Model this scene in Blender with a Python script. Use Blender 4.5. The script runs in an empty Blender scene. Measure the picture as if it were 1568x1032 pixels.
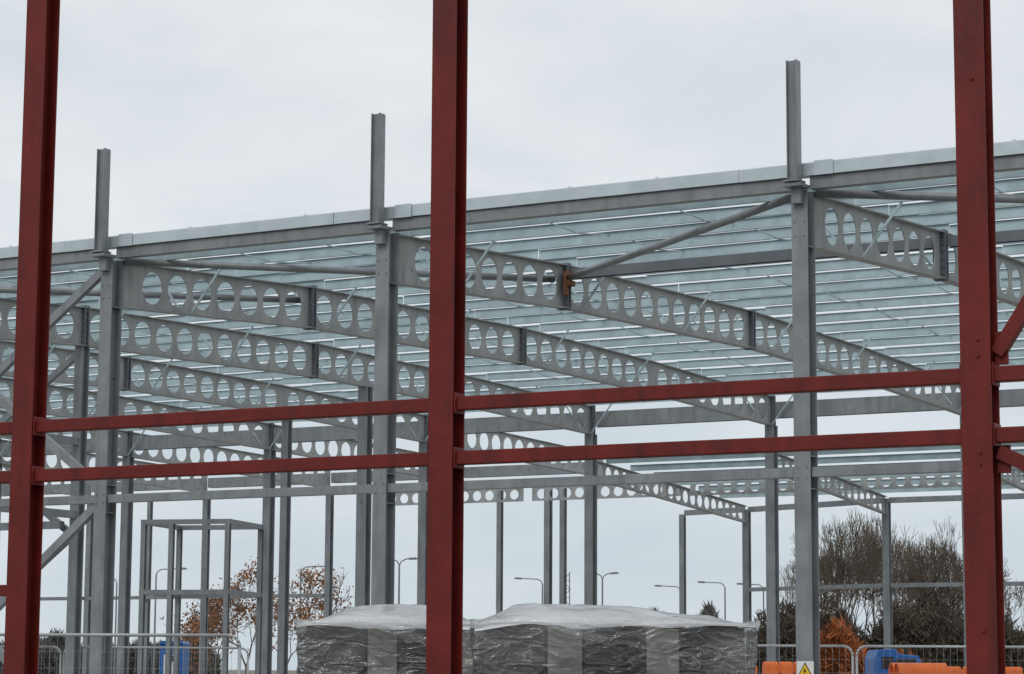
import bpy, math, random
from mathutils import Vector, Matrix, noise
random.seed(7)
S=bpy.context.scene
EYE=1.6

# ---------------------------------------------------------------- materials
def mat(name,col,rough=.6,metal=0.0,var=.15,scale=3.0,spec=.4,rust=0.0,grime=None,bump=0.0,coord='Object'):
    m=bpy.data.materials.new(name); m.use_nodes=True
    nt=m.node_tree; N=nt.nodes; L=nt.links; b=N['Principled BSDF']
    tc=N.new('ShaderNodeTexCoord')
    n=N.new('ShaderNodeTexNoise'); n.inputs['Scale'].default_value=scale; n.inputs['Detail'].default_value=8; n.inputs['Roughness'].default_value=.65
    L.new(tc.outputs[coord],n.inputs['Vector'])
    r=N.new('ShaderNodeValToRGB'); L.new(n.outputs['Fac'],r.inputs['Fac'])
    lo=[max(0,c*(1-var)) for c in col]; hi=[min(1,c*(1+var)) for c in col]
    r.color_ramp.elements[0].position=.32; r.color_ramp.elements[0].color=(*lo,1)
    r.color_ramp.elements[1].position=.68; r.color_ramp.elements[1].color=(*hi,1)
    out=r.outputs['Color']
    def blend(src,sc,lo_,hi_,c2,stretch=None):
        nn=N.new('ShaderNodeTexNoise'); nn.inputs['Scale'].default_value=sc; nn.inputs['Detail'].default_value=6
        if stretch:
            mp=N.new('ShaderNodeMapping'); mp.inputs['Scale'].default_value=stretch
            L.new(tc.outputs[coord],mp.inputs['Vector']); L.new(mp.outputs['Vector'],nn.inputs['Vector'])
        else: L.new(tc.outputs[coord],nn.inputs['Vector'])
        rr=N.new('ShaderNodeValToRGB'); rr.color_ramp.elements[0].position=lo_; rr.color_ramp.elements[1].position=hi_
        L.new(nn.outputs['Fac'],rr.inputs['Fac'])
        mx=N.new('ShaderNodeMix'); mx.data_type='RGBA'
        L.new(rr.outputs['Color'],mx.inputs['Factor']); L.new(src,mx.inputs['A']); mx.inputs['B'].default_value=(*c2,1)
        return mx.outputs['Result']
    if grime: out=blend(out,2.2,.50,.78,grime,(3,3,.5))
    if rust>0: out=blend(out,7,.74-rust*.1,.80-rust*.1,(.15,.07,.035))
    L.new(out,b.inputs['Base Color'])
    b.inputs['Metallic'].default_value=metal; b.inputs['Specular IOR Level'].default_value=spec
    mr=N.new('ShaderNodeMapRange'); mr.inputs['To Min'].default_value=max(0,rough-.12); mr.inputs['To Max'].default_value=min(1,rough+.12)
    L.new(n.outputs['Fac'],mr.inputs['Value']); L.new(mr.outputs['Result'],b.inputs['Roughness'])
    if bump>0:
        bp=N.new('ShaderNodeBump'); bp.inputs['Strength'].default_value=bump; bp.inputs['Distance'].default_value=.02
        n2=N.new('ShaderNodeTexNoise'); n2.inputs['Scale'].default_value=scale*8; L.new(tc.outputs[coord],n2.inputs['Vector'])
        L.new(n2.outputs['Fac'],bp.inputs['Height']); L.new(bp.outputs['Normal'],b.inputs['Normal'])
    return m
M_STEEL=mat('grey_steel_paint',(.215,.232,.247),.40,var=.2,scale=1.8,rust=.3,grime=(.145,.157,.17),bump=.12,spec=.55)
M_STEELD=mat('grey_steel_dark',(.135,.15,.168),.45,var=.16,scale=1.5)
M_BEAM=mat('cell_beam_paint',(.35,.36,.36),.46,var=.18,scale=1.5,rust=.45,grime=(.235,.245,.25))
M_GALV=mat('galvanised_steel',(.50,.565,.595),.34,metal=.4,var=.12,scale=2,spec=.5)
M_GALVD=mat('galvanised_purlin',(.40,.51,.54),.36,metal=.3,var=.18,scale=2.5,spec=.5)
M_RED=mat('red_oxide_paint',(.148,.0155,.0125),.5,var=.22,scale=2.5,grime=(.078,.012,.011),bump=.12,spec=.28)
M_RUST=mat('rust',(.20,.085,.045),.85,var=.5,scale=14)
M_BARK=mat('bark',(.11,.09,.075),.9,var=.3,scale=2)
M_TWIG=mat('twigs',(.125,.10,.078),.9,var=.3,scale=.5)
M_LEAF=mat('autumn_leaves',(.25,.11,.045),.8,var=.55,scale=.6)
M_ORBUSH=mat('orange_leaves',(.34,.105,.03),.8,var=.45,scale=.6)
M_HEDGE=mat('hedge_twigs',(.082,.064,.046),.9,var=.5,scale=.35)
M_FAR=mat('far_trees',(.12,.12,.11),.95,var=.3,scale=.1)  # distance haze is put into this colour by lightening it
M_LAMP=mat('lamp_steel',(.20,.21,.22),.5,var=.05)
M_FENCE=mat('fence_galvanised',(.40,.42,.43),.45,metal=.3,var=.15,scale=5)
M_BLACK=mat('black_packs',(.028,.028,.031),.25,var=.4,scale=2,spec=.5)
M_SHEEN=mat('painted_film_sheen',(.55,.54,.51),.5,var=.28,scale=1.6)  # pale colour paints in the bright sheen of film hanging over gaps
M_WOOD=mat('pallet_wood',(.30,.20,.11),.8,var=.3,scale=6)
M_ORANGE=mat('orange_plastic',(.72,.15,.025),.45,var=.15,scale=3)
M_BLUE=mat('blue_paint',(.02,.12,.38),.45,var=.2,scale=3)
M_YEL=mat('yellow_sign',(.80,.52,.02),.5,var=.05)
M_WHITE=mat('white_plastic',(.75,.75,.74),.5,var=.06)
M_BLK=mat('black_trim',(.02,.02,.02),.5,var=.1)
M_CONC=mat('concrete',(.34,.33,.31),.9,var=.2,scale=3)
M_GROUND=mat('site_gravel',(.20,.18,.15),.95,var=.35,scale=.35,bump=.4)

# ---------------------------------------------------------------- mesh builder
class MB:
    def __init__(s): s.v=[]; s.f=[]; s.mi=[]; s.m=0
    def add(s,vs,fs):
        o=len(s.v); s.v+= [tuple(x) for x in vs]; s.f+=[tuple(i+o for i in f) for f in fs]; s.mi+=[s.m]*len(fs)
    def box(s,c,ax,ay,az,hx,hy,hz):
        c=Vector(c); vs=[]
        for i in (-1,1):
            for j in (-1,1):
                for k in (-1,1): vs.append(c+ax*hx*i+ay*hy*j+az*hz*k)
        s.add(vs,[(0,1,3,2),(4,6,7,5),(0,4,5,1),(2,3,7,6),(0,2,6,4),(1,5,7,3)])
    def prism(s,prof,p0,p1,X,Y):
        n=len(prof); p0=Vector(p0);p1=Vector(p1)
        vs=[p0+X*a+Y*b for a,b in prof]+[p1+X*a+Y*b for a,b in prof]
        fs=[(i,(i+1)%n,n+(i+1)%n,n+i) for i in range(n)]+[tuple(range(n-1,-1,-1)),tuple(range(n,2*n))]
        s.add(vs,fs)
    def bar(s,p0,p1,w,h,up=Vector((0,0,1))):
        p0=Vector(p0);p1=Vector(p1); d=(p1-p0).normalized(); X=d.cross(up).normalized(); Y=X.cross(d)
        s.prism([(-w/2,-h/2),(w/2,-h/2),(w/2,h/2),(-w/2,h/2)],p0,p1,X,Y)
    def tube(s,p0,p1,r0,r1=None,n=8,up=Vector((0,0,1))):
        if r1 is None:r1=r0
        p0=Vector(p0);p1=Vector(p1); d=(p1-p0)
        if d.length<1e-6:return
        d.normalize(); a=up if abs(d.dot(up))<.95 else Vector((1,0,0)); X=d.cross(a).normalized(); Y=X.cross(d)
        vs=[p0+(X*math.cos(t)+Y*math.sin(t))*r0 for t in [2*math.pi*i/n for i in range(n)]]
        vs+=[p1+(X*math.cos(t)+Y*math.sin(t))*r1 for t in [2*math.pi*i/n for i in range(n)]]
        s.add(vs,[(i,(i+1)%n,n+(i+1)%n,n+i) for i in range(n)]+([tuple(range(n-1,-1,-1)),tuple(range(n,2*n))] if n>3 else []))
    def path(s,pts,r,n=8):
        for a,b in zip(pts[:-1],pts[1:]): s.tube(a,b,r,r,n)
    def isec(s,p0,p1,X,Y,w,d,tf=.018,tw=.012):
        a=w/2;b=d/2;t=tw/2
        s.prism([(-a,-b),(a,-b),(a,-b+tf),(t,-b+tf),(t,b-tf),(a,b-tf),(a,b),(-a,b),(-a,b-tf),(-t,b-tf),(-t,-b+tf),(-a,-b+tf)],p0,p1,X,Y)
    def obj(s,name,mats,parent=None,smooth=False,bevel=0):
        me=bpy.data.meshes.new(name); me.from_pydata(s.v,[],s.f)
        if not isinstance(mats,(list,tuple)): mats=[mats]
        for m in mats: me.materials.append(m)
        me.polygons.foreach_set('material_index',s.mi)
        me.polygons.foreach_set('use_smooth',[smooth]*len(s.f))
        me.update()
        o=bpy.data.objects.new(name,me); S.collection.objects.link(o)
        if parent: o.parent=parent
        if bevel: 
            b=o.modifiers.new('b','BEVEL'); b.width=bevel; b.segments=2; b.limit_method='ANGLE'
        return o
def empty(name,loc=(0,0,0)):
    e=bpy.data.objects.new(name,None); S.collection.objects.link(e); e.location=loc; return e
Z=Vector((0,0,1))

# ---------------------------------------------------------------- grey steel building
TH=math.radians(29.3)
A=Vector((-math.cos(TH),math.sin(TH),0))     # along facade to the far left
B=Vector((math.sin(TH),math.cos(TH),0))      # into the building
O=Vector((3.98,32,0))
def P(u,v,z): return O+A*u+B*v+Z*z
FR=[-6.75,0,6.73,11.98,17.25,22.5,27.8,33.0,38.2,43.4,48.6]
V1,V2=5.68,13.6
PROF=[(0,8.13),(V1,8.51),(V2,8.78),(20,8.80),(27,8.70),(38,8.50)]
def H(v):
    if v<=0: return PROF[0][1]
    for (a,x),(b,y) in zip(PROF[:-1],PROF[1:]):
        if v<=b: return x+(y-x)*(v-a)/(b-a)
    return PROF[-1][1]
G=empty('grey_steel_building_frame')
D=.75
cb=MB()
def column(u,v,top,w=.24,d=.28,m=cb):
    m.isec(P(u,v,0.02),P(u,v,top),A,B,w,d,.016,.012)
    m.box(P(u,v,.02),A,B,Z,w*.8,d*.75,.02)
for u in FR:
    column(u,0,8.13,.235,.27)
    for z in (4.05,4.49,7.36):
        cb.box(P(u,0,z),A,B,Z,.105,.118,.006)
    for z in (4.20,4.34,7.5,7.7,7.9):
        for sx in (-.07,.07): cb.tube(P(u+sx,-.133,z),P(u+sx,-.15,z),.014,.014,6)
cb.obj('front_columns',M_STEEL,G)
cb=MB()
for u in FR:
    column(u,27,H(27)-D,.25,.27,cb)
for u in FR[4:]:
    column(u,V1,H(V1)-D,.2,.2,cb)
column(17.25,15.75,H(16)-D,.26,.24,cb); column(22.5,20.2,H(20)-D,.2,.2,cb)
for u,v,t,w in ((11.98,35.4,6.6,.2),(17.25,37.4,6.55,.2),(19.7,38,6.5,.16),(6.73,35.4,6.6,.2),(0,35.4,6.6,.2),
              (23.95,38,7.8,.17),(24.5,38,7.8,.2),(26.3,38,7.8,.16),(30.8,38,7.8,.2),(33,38,7.8,.2),(38.2,38,7.8,.2),(43.4,38,7.8,.2),(48.6,38,7.8,.2),
              (35.6,38,7.8,.14),(36.4,30,7.8,.14),(40.7,38,7.8,.14)):
    column(u,v,t,w,w+.02,cb)
cb.obj('interior_columns',M_STEEL,G)
st=MB()
for u in FR:
    c=P(u,-.30,0)
    st.isec(c+Z*8.20,c+Z*9.91,B,A,.17,.15,.012,.05)
    st.box(P(u,-.24,8.17),A,B,Z,.13,.15,.025)
    st.box(P(u,-.20,8.04),A,B,Z,.07,.055,.11)
    st.box(P(u,-.30,8.22),A,B,Z,.12,.12,.012)
st.obj('parapet_posts',M_STEEL,G,bevel=.003)
NS=20
def cell_web(m,p0,p1,depth,dia,pitch,e0=.62,e1=.5,skip=()):
    p0=Vector(p0);p1=Vector(p1); L=(p1-p0).length; d=(p1-p0)/L; up=Z
    n=max(1,int(round((L-e0-e1)/pitch))); pitch=(L-e0-e1)/n
    def pt(x,y): return p0+d*x+up*(y-depth/2)
    q=lambda x0,x1: m.add([pt(x0,-depth/2),pt(x1,-depth/2),pt(x1,depth/2),pt(x0,depth/2)],[(0,1,2,3)])
    q(0,e0); q(L-e1,L)
    for i in range(n):
        cx=e0+pitch*(i+.5); hw=pitch/2; hh=depth/2; r=dia/2
        if i in skip: q(cx-hw,cx+hw); continue
        vs=[];fs=[]
        for k in range(NS):
            t=2*math.pi*(k+.5)/NS; c,s_=math.cos(t),math.sin(t)
            k2=min(hw/abs(c) if abs(c)>1e-6 else 1e9, hh/abs(s_) if abs(s_)>1e-6 else 1e9)
            vs.append(pt(cx+r*c,r*s_)); vs.append(pt(cx+k2*c,k2*s_))
        for k in range(NS):
            a=2*k;b=2*((k+1)%NS)
            t0=2*math.pi*(k+.5)/NS;t1=2*math.pi*(k+1.5)/NS
            o0=Vector((math.cos(t0),math.sin(t0)));o1=Vector((math.cos(t1),math.sin(t1)))
            s0=abs(o0.x)/hw>abs(o0.y)/hh; s1=abs(o1.x)/hw>abs(o1.y)/hh
            if s0!=s1:
                sx=1 if (o0.x+o1.x)>0 else -1; sy=1 if (o0.y+o1.y)>0 else -1
                vs.append(pt(cx+sx*hw,sy*hh)); fs.append((a,a+1,len(vs)-1,b+1,b))
            else: fs.append((a,a+1,b+1,b))
        m.add(vs,fs)
web=MB(); fl=MB(); pl=MB()
for u in FR:
    segs=[(.16,V1),(V1,V2),(V2,20),(20,27)]
    if u>22: segs+=[(27,38)]
    for a,b in segs:
        p0=P(u,a,H(a));p1=P(u,b,H(b))
        cell_web(web,p0,p1,D,.54,.715,.55 if a<1 else .12,.2)
        fl.bar(p0-Z*.008,p1-Z*.008,.19,.016); fl.bar(p0-Z*(D-.002),p1-Z*(D-.002),.19,.016)
    for v in (V1,V2,27):
        pl.box(P(u,v-.045,H(v)-D/2),A,B,Z,.11,.012,D/2+.03); pl.box(P(u,v+.045,H(v)-D/2),A,B,Z,.11,.012,D/2+.03)
        for k in range(6):
            for sx in (-1,1): pl.box(P(u+sx*.07,v,H(v)-.08-k*.12),A,B,Z,.014,.085,.014)
    pl.box(P(u,.15,H(0)-D/2),A,B,Z,.11,.012,D/2+.02)
for u in (0,6.73,11.98,17.25):
    e=37.4 if u>17 else 35.4
    p0=P(u,27.2,7.25);p1=P(u,e-.1,6.65)
    cell_web(web,p0,p1,.5,.37,.50,.1,.1); fl.bar(p0,p1,.16,.014); fl.bar(p0-Z*.5,p1-Z*.5,.16,.014)
wo=web.obj('cellular_beam_webs',M_BEAM,G); so=wo.modifiers.new('s','SOLIDIFY'); so.thickness=.016; so.offset=0
fl.obj('cellular_beam_flanges',M_BEAM,G); pl.obj('splice_plates',M_STEELD,G)
cm=MB(); 
for a,b in zip(FR[:-1],FR[1:]):
    cm.bar(P(a+.13,0,8.235),P(b-.13,0,8.235),.14,.17)
    cm.bar(P(a+.12,-.02,4.27),P(b-.12,-.02,4.27),.14,.13)
    cm.isec(P(a+.1,27.1,8.35),P(b-.1,27.1,8.35),Z,B,.42,.2,.012,.012)
    if a>22: cm.isec(P(a+.1,38,8.1),P(b-.1,38,8.1),Z,B,.35,.2,.012,.012)
    if a>28: cm.bar(P(a+.1,37.85,4.1),P(b-.1,37.85,4.1),.1,.12)
RW=[(-6.75,35.4),(0,35.4),(6.73,35.4),(11.98,35.4),(17.25,37.4),(19.7,38)]
for (a,va),(b,vb) in zip(RW[:-1],RW[1:]):
    cm.bar(P(a+.1,va,6.55),P(b-.1,vb,6.55),.14,.16)
    if a<10: cm.bar(P(a+.1,va,4.1),P(b-.1,vb,4.1),.1,.12)
cm.bar(P(12.08,35.45,4.1),P(17.15,37.35,4.1),.1,.12)
cm.obj('eaves_beams',M_STEEL,G,bevel=.004)
sb=MB()
for a,b in zip(FR[:-1],FR[1:]):
    if 5<a<23:
        cell_web(sb,P(a+.15,33,7.1),P(b-.15,33,7.1),.42,.30,.42,.1,.1)
s2=sb.obj('secondary_cellular_beams',M_BEAM,G); so=s2.modifiers.new('s','SOLIDIFY'); so.thickness=.016; so.offset=0
tb=MB()
for a,b in zip(FR[:-1],FR[1:]):
    if a<6: tb.isec(P(a+.1,V1+.1,8.36),P(b-.1,V1+.1,8.36),Z,B,.17,.14,.01,.01)
    if a<-1: tb.isec(P(a+.1,V2+.1,8.62),P(b-.1,V2+.1,8.62),Z,B,.16,.14,.01,.01)
tb.obj('tie_beams',M_STEELD,G)
gv=MB()
us=sorted([-14]+[u+.9 for u in FR]+[49.6])
for a,b in zip(us[:-1],us[1:]):
    j=random.uniform(-.005,.005)
    gv.prism([(-.09,0),(.09,0),(.09,.16),(.085,.165),(-.05,.19),(-.09,.17)],P(a+.004,-.03+j,8.33),P(b-.004,-.03+j,8.33+j),B,Z)
for u in FR:
    gv.box(P(u-.36,-.135,8.42),A,B,Z,.14,.006,.10)
for u in [x for x in (-3,2.2,3.6,8.2,10.4,14.1,19)]:
    gv.box(P(u,-.03,8.525),A,B,Z,.02,.03,.014)
gv.obj('eaves_gutter',M_GALV,G)
pu=MB()
zp=[(-.003,0),(-.003,.16),(-.055,.16),(-.055,.163),(.0,.163),(.0,.003),(.055,.003),(.055,.018),(.058,.018),(.058,0)]
v=.62; pv=[]
while v<27: pv.append(v); v+=1.38
for v in pv:
    j=random.uniform(-.015,.015)
    for a,b in zip([-14]+FR[1:],FR[1:]+[49.5]):
        k=random.uniform(-.012,.012)
        pu.prism(zp,P(a+.003,v+k,H(v)+.012+j),P(b-.003,v+k,H(v)+.012-j),B,Z)
for v in [28+i*1.5 for i in range(6)]:
    pu.prism(zp,P(0,v,7.28-(v-27.2)*.06),P(17.3,v,7.28-(v-27.2)*.06),B,Z)
pu.obj('purlins',M_GALVD,G)
ar=MB()
for a,b in zip(FR[:-1],FR[1:]):
    for t in (.36,.68):
        u=a+(b-a)*t
        for i,(x,y) in enumerate(zip(pv[:-1],pv[1:])):
            s0,s1=(.03,.13) if i%2 else (.13,.03)
            ar.tube(P(u+.12*(i%2),x,H(x)+s0),P(u+.12*(i%2),y,H(y)+s1),.011,.011,5)
for u in FR:
    for i,v in enumerate(pv):
        if i%3==1:
            for sg in (-1,1):
                ar.bar(P(u+sg*.1,v,H(v)-D+.02),P(u+sg*.72,v+.03,H(v)+.06),.032,.032)
ar.obj('sag_rods_and_fly_braces',M_GALVD,G)
tu=MB()
def br(p,q,r=.06): tu.tube(p,q,r,r,14)
br(P(0.12,.15,8.13),P(6.62,V1-.05,8.27)); br(P(11.86,.15,8.13),P(6.9,V1-.05,8.27))
br(P(-.12,.15,8.13),P(-6.6,V1-.05,8.27)); br(P(17.1,.2,8.13),P(12.1,V1-.1,8.27))
tu.obj('roof_bracing_tubes',M_STEEL,G,smooth=True)
ru=MB()
for dz,dv in ((.0,0),(-.15,.05)):
    ru.box(P(6.60,V1-.08+dv,8.33+dz),A,B,Z,.045,.11,.045)
ru.box(P(6.62,V1-.14,8.12),A,B,Z,.02,.06,.16)
ru.obj('rusty_gusset',M_RUST,G)
wb=MB()
a,b=12.1,17.13
for z0,z1 in ((8.0,4.4),(4.2,.2)):
    wb.bar(P(a,-.01,z0),P(b,-.01,z1),.10,.13); wb.bar(P(a,.13,z1),P(b,.13,z0),.10,.13)
wb.bar(P(17.4,V1-.1,4.2),P(22.5,V1-.1,7.6),.09,.12); wb.bar(P(17.4,V1+.04,7.6),P(22.5,V1+.04,4.2),.09,.12)
wb.bar(P(17.4,V1-.1,4.0),P(22.5,V1-.1,.3),.09,.12); wb.bar(P(17.4,V1-.25,4.3),P(27.8,V1-.25,4.3),.12,.14)
wb.bar(P(17.25,.15,5.9),P(17.25,V1-.1,5.9),.12,.14); wb.bar(P(17.25,.15,4.5),P(17.25,V1-.1,4.5),.12,.14)
wb.obj('wall_bracing',M_STEEL,G)

# ---------------------------------------------------------------- small lobby frame (left)
SF=empty('small_steel_frame')
sm=MB()
o=Vector((-9.25,60,0)); X=Vector((.97,-.24,0)); Y=Vector((.24,.97,0))
for i,x in enumerate((0,.75,2.25)):
    for j,y in enumerate((0,2.4)):
        p=o+X*x+Y*y; sm.isec(p,p+Z*5.2,X,Y,.12,.14,.012,.012)
for j in (0,2.4):
    for z in (5.26,3.5): sm.bar(o+Y*j+Z*z-X*.07,o+Y*j+X*2.32+Z*z,.12,.12)
for x in (0,2.25):
    for z in (5.26,3.5): sm.bar(o+X*x+Z*z+Y*.08,o+X*x+Y*2.32+Z*z,.12,.12)
sm.obj('posts_and_rails',M_STEEL,SF)

# ---------------------------------------------------------------- red foreground frame
R=empty('red_steel_frame')
TR=math.radians(28.3)
RA=Vector((-math.cos(TR),math.sin(TR),0)); RB=Vector((math.sin(TR),math.cos(TR),0)); RO=Vector((3.375,17,0))
def Q(u,v,z): return RO+RA*u+RB*v+Z*z
RP=[-4.4,0,4.43,8.73,13.1]
rp=MB()
for u in RP:
    rp.isec(Q(u,0,0.02),Q(u,0,8.6),RA,RB,.225,.20,.014,.012)
    rp.box(Q(u,0,.02),RA,RB,Z,.2,.18,.02)
rp.obj('red_posts',M_RED,R,bevel=.003)
rb=MB()
for a,b in zip(RP[:-1],RP[1:]):
    for z in (3.73,3.29,8.55):
        rb.bar(Q(a+.02,-.0,z),Q(b-.02,0,z),.10,.11)
    for z in (3.73,3.29):
        for e,sg in ((a,1),(b,-1)):
            rb.box(Q(e+sg*.118,0,z),RA,RB,Z,.008,.085,.085)
rb.bar(Q(8.75,0,2.28),Q(13.1,0,2.28),.1,.1)
rb.obj('red_rails',M_RED,R,bevel=.008)
rd=MB()
rd.bar(Q(-.13,.02,3.88),Q(-2.6,.02,7.6),.09,.10); rd.bar(Q(-.13,.02,3.17),Q(-4.2,.02,1.2),.09,.10)
rd.box(Q(-.16,.02,3.92),RA,RB,Z,.05,.008,.12); rd.box(Q(-.16,.02,3.12),RA,RB,Z,.05,.008,.1)
for z in (3.98,3.86,3.16,3.08,1.9,5.9,7.0):
    rd.tube(Q(-.02,-.10,z),Q(-.02,-.115,z),.014,.014,6)
rd.obj('red_braces',M_RED,R,bevel=.003)

# ---------------------------------------------------------------- wrapped packs
def film(name,lo,hi,rough,streak,col=(.80,.81,.82),bump=.6,ior=1.55):
    m=bpy.data.materials.new(name); m.use_nodes=True; nt=m.node_tree; N=nt.nodes; L=nt.links
    b=N['Principled BSDF']; b.inputs['Base Color'].default_value=(*col,1); b.inputs['Roughness'].default_value=rough
    b.inputs['Specular IOR Level'].default_value=.7
    t=N.new('ShaderNodeBsdfTransparent'); mx=N.new('ShaderNodeMixShader'); out=N['Material Output']
    tc=N.new('ShaderNodeTexCoord'); n=N.new('ShaderNodeTexNoise'); n.inputs['Scale'].default_value=1.1; n.inputs['Detail'].default_value=3; n.inputs['Distortion'].default_value=.6
    L.new(tc.outputs['Object'],n.inputs['Vector'])
    mr=N.new('ShaderNodeMapRange'); mr.inputs['From Min'].default_value=.42; mr.inputs['From Max'].default_value=.75; mr.inputs['To Min'].default_value=lo; mr.inputs['To Max'].default_value=hi
    L.new(n.outputs['Fac'],mr.inputs['Value'])
    mp=N.new('ShaderNodeMapping'); mp.inputs['Scale'].default_value=(.8,.8,2.4); mp.inputs['Rotation'].default_value=(0,.45,0); L.new(tc.outputs['Object'],mp.inputs['Vector'])
    n3=N.new('ShaderNodeTexNoise'); n3.inputs['Scale'].default_value=1.6; n3.inputs['Detail'].default_value=2; n3.inputs['Distortion'].default_value=2.2; L.new(mp.outputs['Vector'],n3.inputs['Vector'])
    rr=N.new('ShaderNodeValToRGB'); e=rr.color_ramp.elements; e[0].position=.485; e[0].color=(0,0,0,1); e[1].position=.515; e[1].color=(0,0,0,1)
    q=e.new(.5); q.color=(streak,)*3+(1,)
    L.new(n3.outputs['Fac'],rr.inputs['Fac'])
    ad=N.new('ShaderNodeMath'); ad.operation='ADD'; ad.use_clamp=True; L.new(mr.outputs['Result'],ad.inputs[0]); L.new(rr.outputs['Color'],ad.inputs[1])
    L.new(ad.outputs['Value'],mx.inputs['Fac'])
    L.new(t.outputs['BSDF'],mx.inputs[1]); L.new(b.outputs['BSDF'],mx.inputs[2])
    gl=N.new('ShaderNodeBsdfGlossy'); gl.inputs['Roughness'].default_value=.10; fr=N.new('ShaderNodeFresnel'); fr.inputs['IOR'].default_value=ior
    m2=N.new('ShaderNodeMixShader'); L.new(fr.outputs['Fac'],m2.inputs['Fac']); L.new(mx.outputs['Shader'],m2.inputs[1]); L.new(gl.outputs['BSDF'],m2.inputs[2]); L.new(m2.outputs['Shader'],out.inputs['Surface'])
    bp=N.new('ShaderNodeBump'); bp.inputs['Strength'].default_value=bump; bp.inputs['Distance'].default_value=.06
    n2=N.new('ShaderNodeTexNoise'); n2.inputs['Scale'].default_value=2.6; n2.inputs['Detail'].default_value=3; n2.inputs['Distortion'].default_value=2.0
    L.new(mp.outputs['Vector'],n2.inputs['Vector']); L.new(n2.outputs['Fac'],bp.inputs['Height'])
    for k in (b,gl,fr): L.new(bp.outputs['Normal'],k.inputs['Normal'])
    return m
M_FILM=film('shrink_wrap',.015,.30,.2,.22,bump=.9,ior=1.75)
M_SHEET=film('white_sheet',.70,.92,.3,.06,(.72,.73,.75),.3)
def wrapped(name,loc,rot,w,d,h,layout,peak):
    E=empty(name); E.matrix_world=Matrix.Translation(loc)@Matrix.Rotation(rot,4,'Z')
    m=MB(); X=Vector((1,0,0));Y=Vector((0,1,0))
    for x0,x1,k,z1 in layout:  # pale columns are added blocks imitating bright film, not goods
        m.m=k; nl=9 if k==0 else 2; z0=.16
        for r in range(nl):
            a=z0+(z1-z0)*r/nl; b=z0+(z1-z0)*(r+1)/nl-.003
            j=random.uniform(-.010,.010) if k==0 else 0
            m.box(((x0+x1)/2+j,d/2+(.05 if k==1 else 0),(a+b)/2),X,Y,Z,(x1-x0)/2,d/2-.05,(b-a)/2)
    m.m=2
    for y in (.2,d/2,d-.2): m.box((w/2,y,.13),X,Y,Z,w/2-.02,.05,.02)
    for i in range(int(w/.5)+1):
        x=.08+i*(w-.16)/int(w/.5); m.box((x,d/2,.055),X,Y,Z,.05,d/2-.06,.055)
    m.obj('packs',[M_BLACK,M_SHEEN,M_WOOD],E,bevel=.008)  # dark packs, blocks coloured as film sheen, pallet wood
    f=MB(); nx=170; nz=44
    per=[(0,0),(w,0),(w,d),(0,d)]; lens=[w,d,w,d]; tot=sum(lens); rows=[]
    for iz in range(nz+1):
        z=.1+(h-.06)*iz/nz; row=[]
        for i in range(nx):
            s_=tot*i/nx; k=0
            while s_>lens[k]: s_-=lens[k];k+=1
            p=Vector(per[k]).lerp(Vector(per[(k+1)%4]),s_/lens[k])
            c=Vector((w/2,d/2)); dr=(p-c).normalized()
            n1=noise.noise(Vector((p.x*1.2+loc[0]*9,p.y*1.2,z*1.4)))*.05
            q=noise.noise(Vector((p.x*1.8+z*1.5,p.y*1.8+3,z*1.6-p.x)))
            n1+=(.035*(1-min(1,abs(q)*6)))
            off=.02+n1+(.05*(z/h)**6)
            row.append(Vector((p.x+dr.x*off,p.y+dr.y*off,z)))
        rows.append(row)
    vs=[q for r_ in rows for q in r_]; fs=[]
    for iz in range(nz):
        for i in range(nx):
            a=iz*nx+i;b=iz*nx+(i+1)%nx; fs.append((a,b,b+nx,a+nx))
    f.add(vs,fs); f.obj('side_film',M_FILM,E,smooth=True)
    t=MB(); gx=90;gy=36; vs=[]
    for j in range(gy+1):
        for i in range(gx+1):
            a=i/gx;b=j/gy
            x=-.06+(w+.12)*a; y=-.06+(d+.12)*b
            e=min(a,1-a)*w; e2=min(b,1-b)*d
            zz=h+peak(a)*min(1,(e2/.7))**.8*min(1,e/.45+.05)
            hang=.05+.09*noise.noise(Vector((x*1.1+loc[0],y*1.1,1)))+.015*noise.noise(Vector((x*5,y*5,2)))
            if e2<.01 or e<.01: zz-=max(.025,hang)
            elif e2<.05 or e<.05: zz-=.015
            rid=abs(noise.noise(Vector((x*1.4+y*.8+loc[0],y*1.1,7))))
            zz+=.02*noise.noise(Vector((x*1.6+loc[0],y*1.6,0)))+.02*(1-min(1,rid*5))*min(1,e2*4)
            vs.append((x,y,zz))
    fs=[(j*(gx+1)+i,j*(gx+1)+i+1,(j+1)*(gx+1)+i+1,(j+1)*(gx+1)+i) for j in range(gy) for i in range(gx)]
    t.add(vs,fs); t.obj('top_sheet',M_SHEET,E,smooth=True)
    return E
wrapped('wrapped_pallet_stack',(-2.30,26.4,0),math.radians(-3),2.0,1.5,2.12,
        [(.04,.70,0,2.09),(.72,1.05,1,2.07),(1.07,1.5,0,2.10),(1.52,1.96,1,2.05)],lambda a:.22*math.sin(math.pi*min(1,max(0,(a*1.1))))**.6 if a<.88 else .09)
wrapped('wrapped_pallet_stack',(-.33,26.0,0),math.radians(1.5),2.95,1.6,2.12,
        [(.04,.72,0,2.09),(.74,1.12,1,2.06),(1.14,1.78,0,2.10),(1.82,2.18,1,2.06),(2.2,2.9,0,2.08)],lambda a:.23*max(0,1-abs(a-.33)/.67)**.6)

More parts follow.
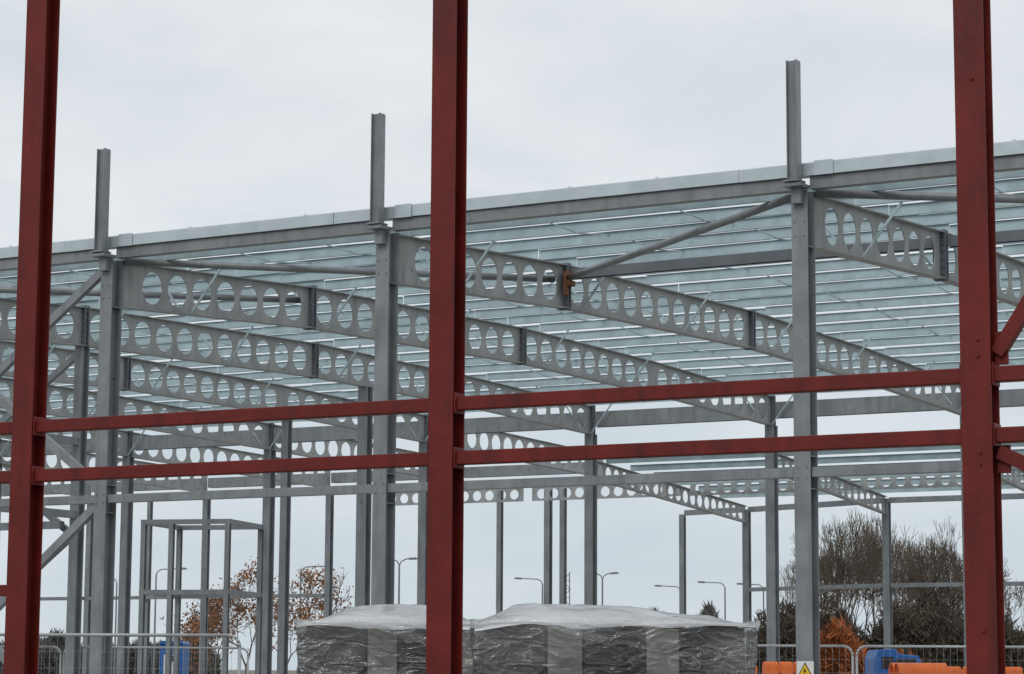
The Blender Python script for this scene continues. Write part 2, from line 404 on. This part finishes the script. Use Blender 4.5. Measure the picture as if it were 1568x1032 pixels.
# ---------------------------------------------------------------- fences
def fence(name,p,q,h=2.0):
    E=empty(name); p=Vector(p);q=Vector(q); d=(q-p).normalized(); L=(q-p).length
    f=MB(); r=.02; c=.14; pts=[p+Z*.12]
    for k in range(5):
        t=math.pi/2*k/4; pts.append(p+d*(c-c*math.cos(t))+Z*(h-c+c*math.sin(t)))
    for k in range(5):
        t=math.pi/2*(1-k/4); pts.append(p+d*(L-c+c*math.cos(t))+Z*(h-c+c*math.sin(t)))
    pts.append(q+Z*.12); f.path(pts,r,8); f.tube(p+Z*.2,q+Z*.2,r); f.tube(p+Z*1.05,q+Z*1.05,.014)
    f.obj('tube_frame',M_FENCE,E,smooth=True)
    w=MB(); n=int(L/.1)
    for i in range(1,n): w.tube(p+d*(L*i/n)+Z*.2,p+d*(L*i/n)+Z*(h-.02),.0015,.0015,3)
    for i in range(1,9): w.tube(p+Z*(.2+i*.2),q+Z*(.2+i*.2),.0015,.0015,3)
    w.obj('wire_mesh',M_FENCE,E)
    b=MB()
    for e in (p,q): b.box(e+Z*.07,d,d.cross(Z),Z,.12,.32,.07)
    b.obj('feet',M_CONC,E,bevel=.03)
def fence_run(p,q,n,name='site_fence_panel'):
    p=Vector(p);q=Vector(q); d=(q-p)/n; g=d.normalized()*.03
    for i in range(n): fence(name,p+d*i+g,p+d*(i+1)-g)
fence_run((1.75,36.5,0),(15.6,35.5,0),4)
fence_run((-10.2,30,0),(-3.2,28.6,0),2)
fence_run((-19,44,0),(-5,46,0),4)

# ---------------------------------------------------------------- trees
def tree(name,loc,h,width,seed,mbark,levels=7,leaf=None,leafn=0,trunk=.16,ang=(.30,.62),up=.12,split=(2,3)):
    rnd=random.Random(seed); m=MB(); tips=[]
    def grow(p,d,l,r,lev):
        for s_ in range(2):
            d=(d+Vector((rnd.gauss(0,1),rnd.gauss(0,1),rnd.gauss(0,.6)))*.09+Z*up*.5).normalized()
            q=p+d*l*.5; r2=r*.86
            m.tube(p,q,r,r2,6 if lev<2 else (4 if lev<4 else 3)); p=q;r=r2
            if lev>=2 and rnd.random()<.35 and lev<levels:
                a=d.orthogonal().normalized(); bb=d.cross(a); t=rnd.uniform(0,6.283)
                nd=(d+(a*math.cos(t)+bb*math.sin(t))*rnd.uniform(.6,1.1)).normalized()
                grow(p,nd,l*rnd.uniform(.5,.7),r*.5,min(levels,lev+2))
        if lev>=levels-2: tips.append(p.copy())
        if lev<levels:
            n=rnd.randint(*split); t0=rnd.uniform(0,6.283)
            a=d.orthogonal().normalized(); bb=d.cross(a)
            for i in range(n):
                t=t0+6.283*i/n+rnd.uniform(-.5,.5)
                nd=(d+(a*math.cos(t)+bb*math.sin(t))*rnd.uniform(*ang)*1.1+Z*up).normalized()
                grow(p,nd,l*rnd.uniform(.68,.92),max(.010,r*rnd.uniform(.62,.78)),lev+1)
    grow(Vector((0,0,0)),Vector((0,0,1)),1.0,trunk*.1,0)
    zs=sorted(q[2] for q in m.v); mz=zs[int(len(zs)*.995)]; xs=sorted(abs(q[0]) for q in m.v); mx_=xs[int(len(xs)*.97)]
    kz=h/mz; kx=width/2/mx_
    m2=MB(); m2.v=[(a*kx,b*kx,c*kz) for a,b,c in m.v]; m2.f=m.f; m2.mi=m.mi
    if leaf:
        m2.m=1
        for i in range(leafn):
            t=rnd.choice(tips); t=Vector((t.x*kx,t.y*kx,t.z*kz))+Vector([rnd.gauss(0,.16) for _ in range(3)])
            if noise.noise(t*.7+Vector((seed,0,0)))<-.08: continue
            s_=rnd.uniform(.045,.10); a=Vector([rnd.uniform(-1,1) for _ in range(3)]).normalized(); b_=a.orthogonal().normalized()
            m2.add([t-a*s_,t+b_*s_*.7,t+a*s_,t-b_*s_*.7],[(0,1,2,3)])
    o=m2.obj(name,[mbark]+([leaf] if leaf else [])); o.location=loc; return o
def at(px,d): return (px-784)/3636*d*.993
for px,d,h,w,sd in ((1290,150,11.4,5.2,1),(1338,165,12.0,4.6,2),(1390,152,10.4,4.6,3),(1440,148,10.6,4.4,4),(1236,156,8.6,3.2,5),(1415,170,10.8,5,6),(1268,168,10.4,4.6,21),(1315,158,10.6,4.4,22),(1362,172,11.0,5.0,23),(1465,162,10.4,4.4,24),(1500,155,9,4,9),(1565,150,8,5,7)):
    tree('bare_tree',(at(px,d),d,0),h,w,sd,M_TWIG,7,trunk=1.0)
for px,d,h,w,sd,n in ((385,112,6.3,4.2,11,2800),(335,118,5.4,3.2,12,2200),(492,110,6.1,4.0,13,1000),(300,120,4.0,2.6,14,2000),(440,120,5.6,3.6,15,1800)):
    tree('autumn_tree',(at(px,d),d,0),h,w,sd,M_BARK,6,M_LEAF,n,trunk=.9,ang=(.4,.8),up=.05)

def mass(name,pts,mats,n,seed,size=(.2,.5)):
    rnd=random.Random(seed); m=MB()
    for (x,y,hw,dp,h,k) in pts:
        m.m=k
        for i in range(int(n*hw*h/20)):
            a=rnd.uniform(-1,1); b=rnd.uniform(-1,1); top=h*(1-.35*a*a)*(.82+.45*noise.noise(Vector((x+a*hw,b,3.3))*.45))
            z=top*(rnd.random()**.8); c=Vector((x+a*hw,y+b*dp,z)); s_=rnd.uniform(*size)
            dd=Vector((rnd.uniform(-.6,.6),rnd.uniform(-.6,.6),rnd.uniform(.2,1))).normalized(); o=dd.orthogonal().normalized()
            m.add([c-o*s_*.22,c+o*s_*.22,c+dd*s_*1.6],[(0,1,2)])
    return m.obj(name,mats)
mass('hedge',[(at(1330,140),140,7,2.5,6.4,0),(at(1450,142),142,5.5,2,6.8,0),(at(1230,142),142,2.8,2,5.4,0),(at(1170,150),150,1.8,2,5.0,0),(at(1560,145),145,4,2,5.3,0),(at(1288,136),136,2.0,.5,4.7,1),(at(1318,135.5),135.5,1.0,.4,4.0,1),(at(1375,136),136,1.4,.4,3.2,1),(at(1000,141),150,14,2,2.0,0)],
     [M_HEDGE,M_ORBUSH],6400,3,(.15,.42))
far=[]
rnd=random.Random(5)
for px,hh,w in ((968,8.0,3.2),(1008,9.4,2.6),(1082,9.6,4.2),(1130,7,3.5),(1190,7,4),(70,5.4,5),(130,4.4,6),(200,4.6,6),(265,5.2,5),(20,6,5),(560,3.4,8),(700,3,10),(860,3.6,8),(930,4,5),(1040,5.5,3)):
    far.append((at(px,300),300+rnd.uniform(-8,8),w,3,hh,0))
mass('distant_tree_line',far,[M_FAR],4200,9,(.4,.9))

# ---------------------------------------------------------------- lamps, mast
def lamp(px,top_y,d,arms,L=1.4,name='street_lamp'):
    E=empty(name,(at(px,d),d,0)); m=MB(); t=top_y
    m.tube((0,0,0),(0,0,1.2),.11,.11,8); m.tube((0,0,1.2),(0,0,t-.35),.075,.05,8)
    for s_ in arms:
        m.path([Vector((0,0,t-.35)),Vector((s_*.12,0,t-.12)),Vector((s_*.35,0,t)),Vector((s_*L,0,t+.04))],.04,6)
    m.obj('pole',M_LAMP,E)
    h=MB()
    for s_ in arms:
        X=Vector((s_,0,.03)).normalized()
        h.prism([(-.02,-.02),(.1,-.07),(.5,-.06),(.62,0),(.45,.07),(.05,.05)],Vector((s_*L,-.13,t+.04)),Vector((s_*L,.13,t+.04)),X,Z)
    h.obj('lantern',M_LAMP,E)
for px,d,arms in ((462,150,(1,)),(240,155,(1,)),(613,139,(1,-1)),(833,168,(-1,)),(925,158,(1,-1)),(1045,181,(-1,)),(1113,173,(-1,)),(1172,176,(-1,)),(180,170,(-1,))):
    lamp(px,8.0,d,arms,1.4 if len(arms)==1 else .5)
mm=MB(); d=200; x=at(870,d); k=.33
for a,b in ((-k,-k),(k,-k),(k,k),(-k,k)): mm.tube((x+a,d+b,0),(x+a*.7,d+b*.7,9.8),.05,.04,5)
for i in range(14):
    z=i*.7; s_=1 if i%2 else -1
    mm.tube((x-k*s_,d-k,z),(x+k*s_,d-k,z+.7),.025,.025,4); mm.tube((x-k,d-k,z),(x+k,d-k,z),.025,.025,4)
mm.obj('lattice_mast',M_LAMP)

# ---------------------------------------------------------------- site clutter
E=empty('site_generator',(6.75,42,0)); g=MB(); X=Vector((1,0,0));Y=Vector((0,1,0))
g.prism([(-.42,.5),(.36,.5),(.42,.62),(.42,1.74),(.34,1.90),(.0,1.93),(-.05,2.02),(-.36,2.0),(-.42,1.85)],Vector((0,-.4,0)),Vector((0,.8,0)),X,Z)
g.obj('canopy',M_BLUE,E,bevel=.02)
g=MB()
for z in (1.2,1.35,1.5,1.72,1.82): g.box((.12,-.41,z),X,Y,Z,.18,.008,.025)
g.box((-.2,-.41,1.78),X,Y,Z,.10,.008,.10)
g.box((0,0.2,.42),X,Y,Z,.45,.6,.07)
for sx in (-.3,.3): g.tube((sx,-.45,.25),(sx,-.3,.25),.25,.25,16)
g.tube((.22,.2,1.9),(.22,.2,2.10),.035,.035,8); g.obj('grille_and_wheels',M_BLK,E)
def pipes(name,loc,L,r,rows,rot):
    m=MB(); n=16
    c,s_=math.cos(rot),math.sin(rot); D_=Vector((c,s_,0)); Y_=Vector((-s_,c,0))
    for k in range(rows):
        for i in range(rows-k+1):
            p=Vector(loc)+Y_*((i-(rows-k)/2)*2*r)+Z*(r+k*r*1.74)
            for ra in (r,r*.9):
                vs=[]
                for q in (p-D_*L/2,p+D_*L/2):
                    vs+=[q+(Y_*math.cos(t)+Z*math.sin(t))*ra for t in [6.2832*a/n for a in range(n)]]
                m.add(vs,[(a,(a+1)%n,n+(a+1)%n,n+a) for a in range(n)])
            for q in (p-D_*L/2,p+D_*L/2):
                vs=[q+(Y_*math.cos(t)+Z*math.sin(t))*rr for rr in (r,r*.9) for t in [6.2832*a/n for a in range(n)]]
                m.add(vs,[(a,(a+1)%n,n+(a+1)%n,n+a) for a in range(n)])
    return m.obj(name,M_ORANGE,smooth=False)
pipes('drainage_pipe_stack',(6.55,38.5,0),.8,.165,6,.1)
# stacked interlocking plastic barriers: rounded hollow blocks with feet and a slot
def block_stack(loc,rot,w,tiers,hh=.6):
    E=empty('plastic_barrier_stack'); E.matrix_world=Matrix.Translation(loc)@Matrix.Rotation(rot,4,'Z'); m=MB()
    for t in range(tiers):
        z=t*hh; j=random.uniform(-.03,.03)
        prof=[(-.20,0),(.20,0),(.20,.08),(.11,.18),(.09,hh-.06),(.05,hh-.01),(-.05,hh-.01),(-.09,hh-.06),(-.11,.18),(-.20,.08)]
        for a,b in ((-w/2,-w*.18),(-w*.14,w*.14),(w*.18,w/2)):
            m.prism(prof,Vector((a+j,0,z)),Vector((b+j,0,z)),Vector((0,1,0)),Z)
        m.box((j,0,z+hh*.78),X,Y,Z,w*.46,.07,.06); m.box((j,0,z+.10),X,Y,Z,w*.46,.10,.05)
    m.obj('barriers',M_ORANGE,E,bevel=.025)
block_stack((4.46,39,0),.15,.75,3,.595)
block_stack((3.95,40.5,0),.1,.42,3,.575)
block_stack((7.75,40,0),.2,1.6,3,.575)
def barrier(loc,colm,rot=0,h=1.1,w=1.5):
    E=empty('pedestrian_barrier'); E.matrix_world=Matrix.Translation(loc)@Matrix.Rotation(rot,4,'Z'); m=MB()
    for z in (h-.06,h*.55,.3): m.box((0,0,z),X,Y,Z,w/2,.02,.06)
    for x in (-w/2,0,w/2): m.box((x,0,h/2),X,Y,Z,.03,.03,h/2-.002)
    for x in (-w/2+.1,w/2-.1): m.box((x,0,.04),X,Y,Z,.05,.3,.04)
    m.obj('panel',colm,E,bevel=.01)
barrier((-5.6,34,0),M_ORANGE,.2); barrier((8.2,37.5,0),M_ORANGE,-.2)
E=empty('site_cabin',(-13.3,95,0)); g=MB(); g.box((0,0,1.35),X,Y,Z,.45,1.0,1.2); g.prism([(-.5,0),(.5,0),(.42,.14),(-.42,.14)],Vector((0,-1.06,2.55)),Vector((0,1.06,2.55)),X,Z)
g.obj('shell',M_BLUE,E,bevel=.02)
g=MB(); g.box((0,-1.005,1.3),X,Y,Z,.28,.012,.85); g.obj('door',M_WHITE,E)
g=MB(); g.box((0,-1.02,2.0),X,Y,Z,.15,.01,.12); g.box((.2,-1.02,1.3),X,Y,Z,.03,.02,.06); g.obj('vent_and_handle',M_BLK,E)
E=empty('warning_sign'); c=P(-.02,-.155,1.60)
g=MB(); g.box(c,A,B,Z,.12,.004,.15); g.obj('board',M_WHITE,E)
def tri(s_,off,m_,nm,dz=0):
    g=MB(); r=[(math.sin(t)*s_,math.cos(t)*s_+dz) for t in (0,2.0944,4.1888)]
    g.prism(r,c-B*(.004+off),c-B*(.008+off),A,Z); g.obj(nm,m_,E)
tri(.125,.0,M_BLK,'triangle_border',.01); tri(.10,.004,M_YEL,'triangle',.01)
g=MB(); g.prism([(0,.05),(-.02,.01),(.005,.01),(-.01,-.035),(.025,.02),(.003,.02),(.018,.05)],c-B*.014,c-B*.016,A,Z); g.obj('bolt_symbol',M_BLK,E)

# ---------------------------------------------------------------- ground
g=MB(); g.add([(-2500,-300,0),(2500,-300,0),(2500,4500,0),(-2500,4500,0)],[(0,1,2,3)]); g.obj('ground',M_GROUND)
g=MB(); g.box(P(17,19,.006),A,B,Z,33,21,.006); g.obj('concrete_slab',M_CONC)

# ---------------------------------------------------------------- sky / light
W=bpy.data.worlds.new('World'); S.world=W; W.use_nodes=True; nt=W.node_tree; N=nt.nodes; L=nt.links
bg=N['Background']; sky=N.new('ShaderNodeTexSky'); sky.sky_type='NISHITA'; sky.sun_disc=False
SE,SR=math.radians(38),math.radians(205)
sky.sun_elevation=SE; sky.sun_rotation=SR
tc=N.new('ShaderNodeTexCoord'); mp=N.new('ShaderNodeMapping'); mp.inputs['Scale'].default_value=(1,1,2.6); L.new(tc.outputs['Generated'],mp.inputs['Vector'])
n=N.new('ShaderNodeTexNoise'); n.inputs['Scale'].default_value=6; n.inputs['Detail'].default_value=7; n.inputs['Roughness'].default_value=.5; n.inputs['Distortion'].default_value=.4
L.new(mp.outputs['Vector'],n.inputs['Vector'])
r=N.new('ShaderNodeValToRGB'); r.color_ramp.elements[0].position=.34; r.color_ramp.elements[0].color=(6.9,7.4,7.8,1); r.color_ramp.elements[1].position=.66; r.color_ramp.elements[1].color=(8.6,8.8,8.95,1)
L.new(n.outputs['Fac'],r.inputs['Fac'])
sx=N.new('ShaderNodeSeparateXYZ'); L.new(tc.outputs['Generated'],sx.inputs['Vector'])
r2=N.new('ShaderNodeValToRGB'); r2.color_ramp.elements[0].position=0; r2.color_ramp.elements[0].color=(.76,.83,.88,1); r2.color_ramp.elements[1].position=.22; r2.color_ramp.elements[1].color=(1,1,1,1)
L.new(sx.outputs['Z'],r2.inputs['Fac'])
mu=N.new('ShaderNodeMix'); mu.data_type='RGBA'; mu.blend_type='MULTIPLY'; mu.inputs['Factor'].default_value=1
L.new(r.outputs['Color'],mu.inputs['A']); L.new(r2.outputs['Color'],mu.inputs['B'])
mx=N.new('ShaderNodeMix'); mx.data_type='RGBA'; mx.inputs['Factor'].default_value=.94
L.new(sky.outputs['Color'],mx.inputs['A']); L.new(mu.outputs['Result'],mx.inputs['B'])
L.new(mx.outputs['Result'],bg.inputs['Color']); bg.inputs['Strength'].default_value=.1
su=bpy.data.lights.new('sun','SUN'); su.energy=.8; su.angle=math.radians(25); su.color=(1,.97,.93)
so=bpy.data.objects.new('sun',su); S.collection.objects.link(so)
dirv=Vector((math.sin(SR)*math.cos(SE),math.cos(SR)*math.cos(SE),math.sin(SE)))
so.rotation_euler=dirv.to_track_quat('Z','Y').to_euler()

# ---------------------------------------------------------------- camera
cam=bpy.data.cameras.new('camera'); co=bpy.data.objects.new('camera',cam); S.collection.objects.link(co)
cam.lens=83.5; cam.sensor_width=36; cam.clip_end=6000; cam.clip_start=.1
co.matrix_world=Matrix.Translation((0,0,EYE))@Matrix.Rotation(math.radians(98.0),4,'X')@Matrix.Rotation(math.radians(.34),4,'Z')
S.camera=co
S.view_settings.view_transform='Standard'; S.view_settings.look='None'; S.view_settings.exposure=0
